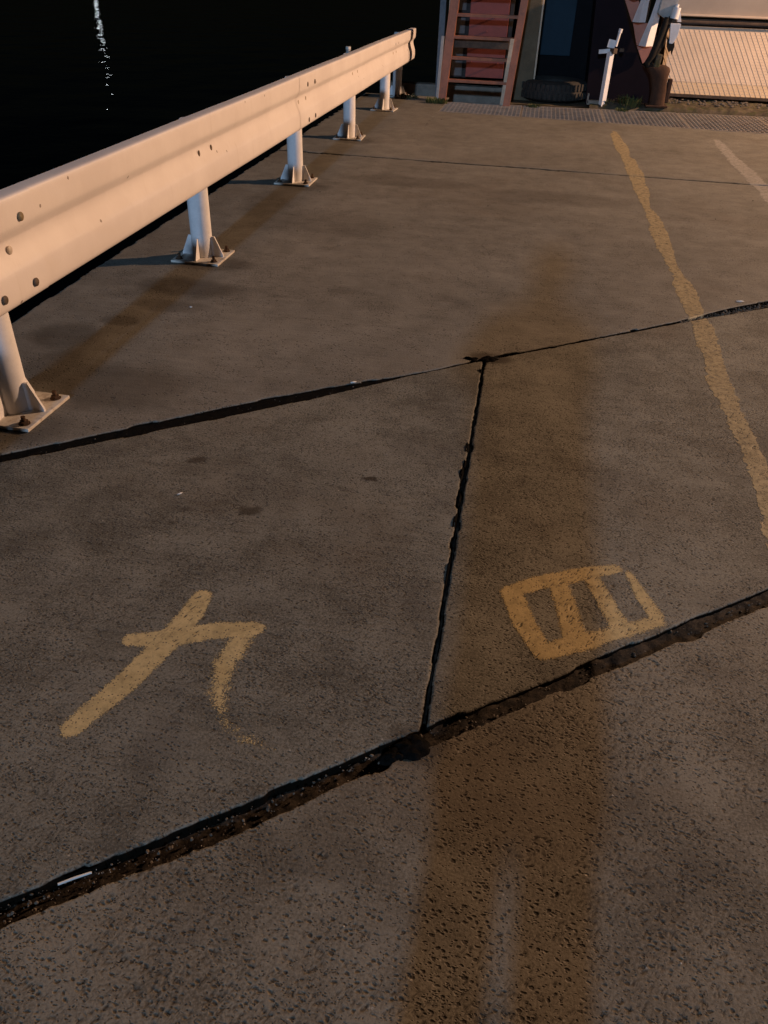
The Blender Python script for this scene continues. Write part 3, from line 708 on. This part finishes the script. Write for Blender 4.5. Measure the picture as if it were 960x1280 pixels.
pil = thing('concrete_pillar', 'square beige concrete pillar right of the red ladder', 'pillar', None, (-.18, 11.30, 0))
bm = bmesh.new(); box(bm, (-.180, 11.40, .9), (.235, .22, 1.80), None, .018); part('shaft', bm, M['pillar'], pil)
bm = bmesh.new(); box(bm, (-.055, 11.36, .9), (.020, .12, 1.80), None, .003); part('edge_strip', bm, M['beige_bar'], pil)

hull = thing('moored_vessel', 'dark navy vessel side behind the tyre and pillar', 'vessel', None, (.3, 12.2, -1.5))
bm = bmesh.new(); box(bm, (.10, 12.45, .6), (2.35, .8, 4.4), None, .02); part('hull', bm, M['black'], hull)
bm = bmesh.new(); box(bm, (.135, 12.035, 1.10), (.46, .03, 1.28), None, .006); part('panel', bm, M['navy_panel'], hull, False, 'dim blue panel')

# tyre lying flat
ty = thing('tyre', 'worn black tyre lying flat behind the drain grating', 'tyre', None, (.195, 11.50, 0))
prof_t = [(.235, .030), (.260, .012), (.330, .002), (.385, .008), (.420, .030), (.430, .060), (.432, .095), (.430, .130), (.420, .165), (.385, .188), (.330, .196), (.262, .186), (.236, .168), (.232, .10)]
bm = bmesh.new(); sg = 64; rings = []
for k in range(sg):
    a = 2 * math.pi * k / sg; rings.append([bm.verts.new((.195 + r * math.cos(a), 11.50 + r * math.sin(a), z * 1.2 + .012)) for r, z in prof_t])
for k in range(sg):
    A, B = rings[k], rings[(k + 1) % sg]
    for i in range(len(prof_t)): bm.faces.new((A[i], A[(i + 1) % len(prof_t)], B[(i + 1) % len(prof_t)], B[i]))
part('carcass', bm, M['rubber'], ty, True)
bm = bmesh.new()
for k in range(46):
    a = 2 * math.pi * k / 46
    for zc, da in ((.072, 0), (.170, .068)):
        c = Vector((.195 + .436 * math.cos(a + da), 11.50 + .436 * math.sin(a + da), zc + .012))
        box(bm, c, (.020, .034, .074), Matrix.Rotation(a + da, 3, 'Z'), .003)
o = part('tread_block', bm, M['rubber'], ty); o['kind'] = 'stuff'

# white sign post
sp = thing('signpost', 'short white square post with clamp and pin, sign gone', 'post', None, (.80, 10.98, .05))
bm = bmesh.new(); rz = Matrix.Rotation(math.radians(36), 3, 'Z'); v0, v1 = Vector((.805, 10.98, .03)), Vector((.815, 10.98, .60))
box(bm, (v0 + v1) / 2, (.062, .062, .58), rz, .004); part('shaft', bm, M['whitesteel'], sp)
bm = bmesh.new(); box(bm, (.735, 11.00, .605), (.13, .03, .045), Matrix.Rotation(-.12, 3, 'Y'), .004); part('clamp', bm, M['whitesteel'], sp)
bm = bmesh.new(); box(bm, (.845, 10.95, .615), (.055, .05, .055), rz, .006); box(bm, (.935, 11.00, .625), (.05, .02, .035), None, .004); part('clamp_bolt', bm, M['darkbrown'], sp)
bm = bmesh.new(); box(bm, (.805, 10.98, .685), (.090, .015, .085), Matrix.Rotation(.15, 3, 'Y'), .003); part('bracket', bm, M['whitesteel'], sp)
bm = bmesh.new(); tube(bm, [(.855, 10.98, .66), (.875, 10.98, .80)], .017, 10); tube(bm, [(.875, 10.98, .80), (.882, 10.98, .84)], .023, 10); part('pin', bm, M['whitesteel'], sp)
bm = bmesh.new(); box(bm, (.705, 11.02, .055), (.16, .05, .05), None, .004); box(bm, (.632, 11.02, .10), (.022, .05, .11), None, .003); part('foot', bm, M['sill'], sp)

# bow of the purple vessel with its white struts
bow = thing('ship_bow', 'dark purple bow with white struts and terracotta infill plates', 'ship bow', None, (1.0, 11.6, -1.5))
pts = [(.66, -.6), (.60, .40), (.56, 1.10), (.52, 2.2), (.52, 2.2)][:4] + [(.70, 2.2), (.795, 1.40), (.856, 1.115), (1.041, .761), (1.196, .476), (1.27, .44), (1.345, .375), (1.395, .26), (1.42, .10), (1.42, -.6)]
bm = bmesh.new(); prism_xz(bm, pts, 11.26, 12.05, .012); part('hull', bm, M['purple'], bow)
for q in ([(.86, 1.36), (1.00, 1.36), (1.06, 1.13), (.97, 1.13)], [(.885, 1.12), (1.045, 1.12), (1.125, .905), (1.008, .905)], [(1.025, .895), (1.205, .895), (1.165, .668), (1.115, .668)], [(1.120, .660), (1.300, .660), (1.262, .515), (1.225, .48)]):
    bm = bmesh.new(); prism_xz(bm, q, 11.20, 11.24, .003); part('infill_plate', bm, M['terracotta'], bow)
def strut(xb, zb, xt, zt, w0, w1):
    bm = bmesh.new(); dx = xt - xb
    # square tube turned on its corner, flared at the foot
    ringz = [(0, w0), (.10, w0 * .92), (.35, w0 * .25 + w1 * .75), (1, w1)]; rg = []
    for f, w_ in ringz:
        c = Vector((xb + dx * f, 11.14, zb + (zt - zb) * f)); rg.append([bm.verts.new(c + Vector(d_) * w_ * .5) for d_ in ((-1, .2, 0), (-.2, -1.0, 0), (1, .25, 0), (0, .9, 0))])
    for a, b in zip(rg, rg[1:]):
        for k in range(4): bm.faces.new((a[k], a[(k + 1) % 4], b[(k + 1) % 4], b[k]))
    bm.faces.new(rg[0]); bm.faces.new(rg[-1][::-1]); return bm
part('strut', strut(1.085, .905, 1.150, 1.45, .150, .085), M['whitesteel'], bow)
part('strut', strut(1.215, .668, 1.335, 1.45, .165, .085), M['whitesteel'], bow)
part('strut', strut(.99, 1.125, 1.05, 1.45, .12, .09), M['whitesteel'], bow)
bm = bmesh.new(); prism_xz(bm, [(1.27, 1.00), (1.30, 1.45), (1.50, 1.45), (1.47, 1.06), (1.40, .94)], 11.02, 11.20, .01); part('shaded_strut', bm, M['greysteel'], bow)  # strut standing in shadow, its shade put in as grey paint
bm = bmesh.new(); tube(bm, [(1.455, 11.0, .96), (1.47, 11.0, 1.07)], [.048, .044], 14); tube(bm, [(1.46, 11.0, 1.07), (1.465, 11.0, 1.10)], .022, 10); part('roller', bm, M['whitesteel'], bow, True)

rp = tag(bpy.data.objects.new('mooring_rope', None), 'thick black mooring rope hanging onto the rusted bollard', 'rope'); COL.objects.link(rp); rp.location = (1.35, 11, .6)
bm = bmesh.new(); path = [(1.40, 11.0, .97), (1.375, 10.99, .88), (1.355, 10.98, .78), (1.335, 10.98, .68), (1.30, 10.98, .58), (1.265, 11.0, .51), (1.30, 11.02, .47)]
for da in (-.016, .020):
    tube(bm, [(x + da + .006 * math.sin(i * 2.1 + da * 90), y + da, z) for i, (x, y, z) in enumerate(path)], [.030, .036, .034, .038, .036, .032, .026], 10)
part('strand', bm, M['rope'], rp, True)
bm = bmesh.new(); box(bm, (1.372, 10.99, .52), (.07, .05, .17), Matrix.Rotation(.1, 3, 'Y'), .015); part('mossy_end', bm, M['moss'], rp)

bk = thing('fender_bracket', 'white hanging bracket with ragged dark tip above the bollard', 'bracket', None, (1.49, 11.0, .8))
bm = bmesh.new(); prism_xz(bm, [(1.425, .915), (1.545, .915), (1.535, .80), (1.500, .715), (1.455, .715), (1.44, .82)], 10.955, 11.03, .006); part('body', bm, M['whitesteel'], bk)
bm = bmesh.new(); prism_xz(bm, [(1.425, .80), (1.455, .735), (1.515, .735), (1.525, .69), (1.512, .60), (1.497, .655), (1.475, .625), (1.440, .68)], 10.975, 11.02, .004); part('torn_tip', bm, M['rope'], bk)
bm = bmesh.new(); prism_xz(bm, [(1.500, 1.06), (1.545, .93), (1.50, .93)], 10.99, 11.03, .003); part('web_plate', bm, M['whitesteel'], bk)

bo = thing('bollard', 'rusted brown iron bollard with flared head beside dark bow', 'bollard', None, (1.46, 11.05, .06))
bm = bmesh.new(); rg = []
for z, xl, xr, dy in ((.05, 1.368, 1.560, .085), (.12, 1.372, 1.552, .082), (.22, 1.365, 1.548, .085), (.30, 1.345, 1.535, .09), (.38, 1.315, 1.535, .10), (.43, 1.275, 1.545, .105), (.465, 1.255, 1.530, .10), (.485, 1.30, 1.49, .08)):
    cx, hw = (xl + xr) / 2, (xr - xl) / 2
    rg.append([bm.verts.new((cx + hw * math.copysign(abs(math.cos(t)) ** .6, math.cos(t)), 11.06 + dy * math.copysign(abs(math.sin(t)) ** .6, math.sin(t)), z)) for t in [2 * math.pi * (k + .5) / 16 for k in range(16)]])
for a, b in zip(rg, rg[1:]):
    for k in range(16): bm.faces.new((a[k], a[(k + 1) % 16], b[(k + 1) % 16], b[k]))
bm.faces.new(rg[0][::-1]); bm.faces.new(rg[-1]); part('body', bm, M['rust'], bo, True)
bm = bmesh.new(); box(bm, (1.46, 11.06, .055), (.26, .22, .02), None, .004); part('base_plate', bm, M['rust'], bo)
bm = bmesh.new(); box(bm, (1.585, 11.16, .21), (.05, .10, .26), None, .01); part('side_web', bm, M['rust'], bo)

# pale ramp
rm = thing('loading_ramp', 'pale leaning ramp plate with fine lattice tread', 'ramp', None, (2.6, 11.8, .1))
def plane_pt(x, f, proud=0.0): return Vector((x, 11.70 + .40 * f - proud * .87, .130 + .715 * f + proud * .48))
x0, x1 = 1.55, 5.0
def slabq(bm, xa, xb, fa, fb, th):
    a = [plane_pt(xa, fa), plane_pt(xb, fa), plane_pt(xb, fb), plane_pt(xa, fb)]; b = [p + Vector((0, th, -.0)) for p in a]
    va = [bm.verts.new(p) for p in a]; vb = [bm.verts.new(p) for p in b]
    bm.faces.new(va); bm.faces.new(vb[::-1])
    for i in range(4): bm.faces.new((va[i], vb[i], vb[(i + 1) % 4], va[(i + 1) % 4]))
bm = bmesh.new(); slabq(bm, x0, x1, .182, 1.0, .06); part('upper_plate', bm, M['ramp'], rm)
bm = bmesh.new(); slabq(bm, x0, x1, 0, .178, .06); part('lower_plate', bm, M['ramp_low'], rm, False, 'yellowed lower strip of plate')
bm = bmesh.new()
k = int((x1 - x0) / .062)
for t in range(k + 9):
    xa = x0 + (t - 8) * .062; xb = xa - .0
    p, q = plane_pt(xa + .40, 0, .003), plane_pt(xa, 1, .003)
    # clip to the plate on its left side
    fa, fb = 0.0, 1.0
    if xa < x0: fb = max(0, min(1, (xa + .40 - x0) / .40))
    if xa + .40 > x1: fa = max(0, min(1, 1 - (x1 - xa) / .40))
    if fb - fa < .03: continue
    p, q = plane_pt(xa + .40 * (1 - fa), fa, .003), plane_pt(xa + .40 * (1 - fb), fb, .003)
    beam(bm, p, q, .006, .0012, (0, -.87, .48))
for t in range(1, 23):
    f = t / 23; beam(bm, plane_pt(x0, f, .001), plane_pt(x1, f, .0005), .005, .0018, (0, -.87, .48))
o = part('tread_lattice', bm, M['lattice'], rm); o['kind'] = 'stuff'
bm = bmesh.new(); beam(bm, (x0, 11.69, .112), (x1, 11.69, .112), .030, .030); part('edge_bar', bm, M['darkbrown'], rm)
bm = bmesh.new(); beam(bm, (1.62, 12.06, .895), (x1, 12.06, .905), .030, .030, (0, 0, 1), .008); part('hinge_bar', bm, M['darkbrown'], rm)

hp = thing('pale_vessel', 'plain beige vessel side above the pale ramp', 'vessel', None, (2.6, 12.2, 0))
bm = bmesh.new(); box(bm, (3.3, 12.40, 1.86), (3.65, .30, 1.84), None, .01); part('plate', bm, M['hullpale'], hp)
bm = bmesh.new(); box(bm, (3.3, 12.225, .962), (3.65, .05, .022), None, .004); part('rubbing_strip', bm, M['ramp'], hp)
bm = bmesh.new(); box(bm, (3.3, 12.40, .46), (3.65, .24, .92)); part('recess', bm, M['darkbrown'], hp)

# weeds
def weed(x, y, z, n_, h, sprd, mat, seed, leaf=.010):
    r = random.Random(seed); bm = bmesh.new()
    for _ in range(n_):
        a = r.random() * 6.28; rr_ = sprd * r.random() ** .6; bx, by = math.cos(a) * rr_, math.sin(a) * rr_ * .6
        L = h * r.uniform(.4, 1.0); lean = r.uniform(.2, .9); wdt = leaf * r.uniform(.5, 1.2); da = a + r.uniform(-.8, .8)
        dx, dy = math.cos(da), math.sin(da); sx, sy = -dy * wdt, dx * wdt
        p = [(bx, by, 0), (bx + dx * L * lean * .4, by + dy * L * lean * .4, L * .6), (bx + dx * L * lean, by + dy * L * lean, L * (1.0 - .3 * lean))]
        v = [bm.verts.new((p[0][0] - sx * .5, p[0][1] - sy * .5, 0)), bm.verts.new((p[0][0] + sx * .5, p[0][1] + sy * .5, 0)), bm.verts.new((p[1][0] + sx, p[1][1] + sy, p[1][2])), bm.verts.new((p[1][0] - sx, p[1][1] - sy, p[1][2])), bm.verts.new(p[2])]
        bm.faces.new(v[:4]); bm.faces.new((v[3], v[2], v[4]))
    return link('weed', fin(bm, 'weed'), mat, None, (x, y, z))
W_ = [(-1.20, 10.62, 0, 150, .085, .13, 'weed', 'low grass tuft at the left foot of the red ladder'), (-.03, 10.78, -.005, 70, .05, .10, 'weed', 'small moss tuft on the grating in front of tyre'),
      (1.14, 11.00, .03, 90, .16, .12, 'weed', 'leafy weed growing between grating and dark bow'), (-1.62, 10.93, 0, 110, .06, .15, 'weed_dry', 'dry grass around the last guardrail post'), (.86, 11.02, .05, 60, .07, .09, 'weed_dry', 'dry tuft at foot of the white post'),
      (1.05, 10.85, -.005, 60, .05, .07, 'weed', 'sprawling weed spilling over the middle grating')]
for i, (x, y, z, k, h, s_, m_, lb) in enumerate(W_):
    tag(weed(x, y, z, k, h, s_, M[m_], 20 + i, .016 if i == 2 else .008), lb, 'weed', 'weeds at the end of the quay')

# small litter
bm = bmesh.new(); tube(bm, [(-.668, .632, .0005), (-.645, .648, .001), (-.620, .664, .0005)], [.0024, .0026, .0022], 8)
tag(link('white_stick', fin(bm, 'white_stick', True), M['white_bit']), 'thin white stick lying in the nearest joint', 'stick')
def scrap(x, y, s, rz, label, flat=.25):
    bm = bmesh.new(); g_ = bmesh.ops.create_icosphere(bm, subdivisions=2, radius=s)
    for v in bm.verts: v.co = Vector((v.co.x * 1.6, v.co.y * .6, v.co.z * flat)) * (1 + .5 * mnoise.noise(v.co / s * 1.3 + Vector((x * 9, y, 0))))
    o = link('paper_scrap', fin(bm, 'paper_scrap'), M['white_bit'], None, (x, y, .004)); o.rotation_euler = (0, 0, rz)
    tag(o, label, 'scrap', 'white scraps lying on the concrete')
scrap(1.165, 4.135, .013, .2, 'white scrap beside the gravelly joint right of yellow line')
scrap(-.937, 1.851, .006, .9, 'thin white scrap on slab between damp spots')
scrap(-1.50, 3.36, .004, .2, 'tiny white scrap on the damp stain near the guardrail', .6)
scrap(-.575, 2.745, .008, .6, 'tiny white scrap at edge of the black joint sealant', .4)

# ------------------------------------------------------------------ the photographer, whose shadow falls along the slabs
per = thing('person', 'person in dark clothes standing behind, holding up a phone', 'person', None, (.085, -.32, 0))
bm = bmesh.new(); lay = bm.verts.layers.skin.verify(); V = {}; sk = {}
def J(k, p, r): V[k] = bm.verts.new(p); sk[k] = r
cx, cy = -.055, -.34
fx = .064
J('pel', (cx + .07, cy, .93), .135); J('waist', (cx + .03, cy, 1.08), .125); J('chest', (cx, cy + .01, 1.26), .145); J('neckb', (cx, cy, 1.41), .085); J('neck', (cx + .0, cy + .02, 1.49), .055); J('head', (cx + .015, cy + .04, 1.585), .088); J('crown', (cx + .018, cy + .035, 1.655), .070)
for s, k in ((-1, 'l'), (1, 'r')):
    J('hip' + k, (cx + .08 + s * .085, cy, .88), .095); J('knee' + k, (fx + s * .080, cy + .01, .48), .077); J('ank' + k, (fx + .01 + s * .090, cy - .01, .09), .058); J('toe' + k, (fx + .01 + s * .10, cy + .15, .045), .040)
    J('sh' + k, (cx + s * .18, cy, 1.36), .062); J('el' + k, (cx + s * .225 - .02, cy + .13, 1.12), .048)
    J('wr' + k, (.02 + s * .06, -.075, 1.30), .032); J('hd' + k, (s * .045, -.035, 1.345), .034)
E_ = [('pel', 'waist'), ('waist', 'chest'), ('chest', 'neckb'), ('neckb', 'neck'), ('neck', 'head'), ('head', 'crown')]
for k in 'lr': E_ += [('pel', 'hip' + k), ('hip' + k, 'knee' + k), ('knee' + k, 'ank' + k), ('ank' + k, 'toe' + k), ('chest', 'sh' + k), ('sh' + k, 'el' + k), ('el' + k, 'wr' + k), ('wr' + k, 'hd' + k)]
for a, b in E_: bm.edges.new((V[a], V[b]))
for k, v in V.items(): v[lay].radius = (sk[k], sk[k]); v[lay].use_root = (k == 'pel')
me = bpy.data.meshes.new('body'); bm.to_mesh(me); bm.free()
body = link('body', me, M['cloth_dark']); body.modifiers.new('skin', 'SKIN'); ss = body.modifiers.new('sub', 'SUBSURF'); ss.levels = 2; ss.render_levels = 2
body.parent = per; body.matrix_parent_inverse = Matrix.Translation(per.location).inverted()
bm = bmesh.new(); rg = []
for z, hw, hd in ((.50, .172, .12), (.66, .174, .13), (.90, .182, .14), (1.05, .190, .13), (1.22, .215, .14), (1.34, .215, .12), (1.40, .16, .10), (1.44, .08, .07)):
    rg.append([bm.verts.new((fx + (cx - fx) * sstep(.5, 1.3, z) + hw * math.cos(t), cy + hd * math.sin(t), z)) for t in [2 * math.pi * k / 28 for k in range(28)]])
for a, b in zip(rg, rg[1:]):
    for k in range(28): bm.faces.new((a[k], a[(k + 1) % 28], b[(k + 1) % 28], b[k]))
part('coat', bm, M['cloth_dark'], per, True)
bm = bmesh.new(); bmesh.ops.create_uvsphere(bm, u_segments=20, v_segments=14, radius=.108)
for v in bm.verts: v.co = Vector((v.co.x * .92 + cx + .015, v.co.y * 1.05 + cy + .02, max(v.co.z * 1.05, -.055) + 1.62))
part('hair', bm, M['hair'], per, True)
bm = bmesh.new(); box(bm, (0, -.024, 1.335), (.072, .009, .148), Matrix.Rotation(-.6, 3, 'X'), .003)
ph = link('phone', fin(bm, 'phone'), M['black']); tag(ph, 'black phone held up in both hands', 'phone')
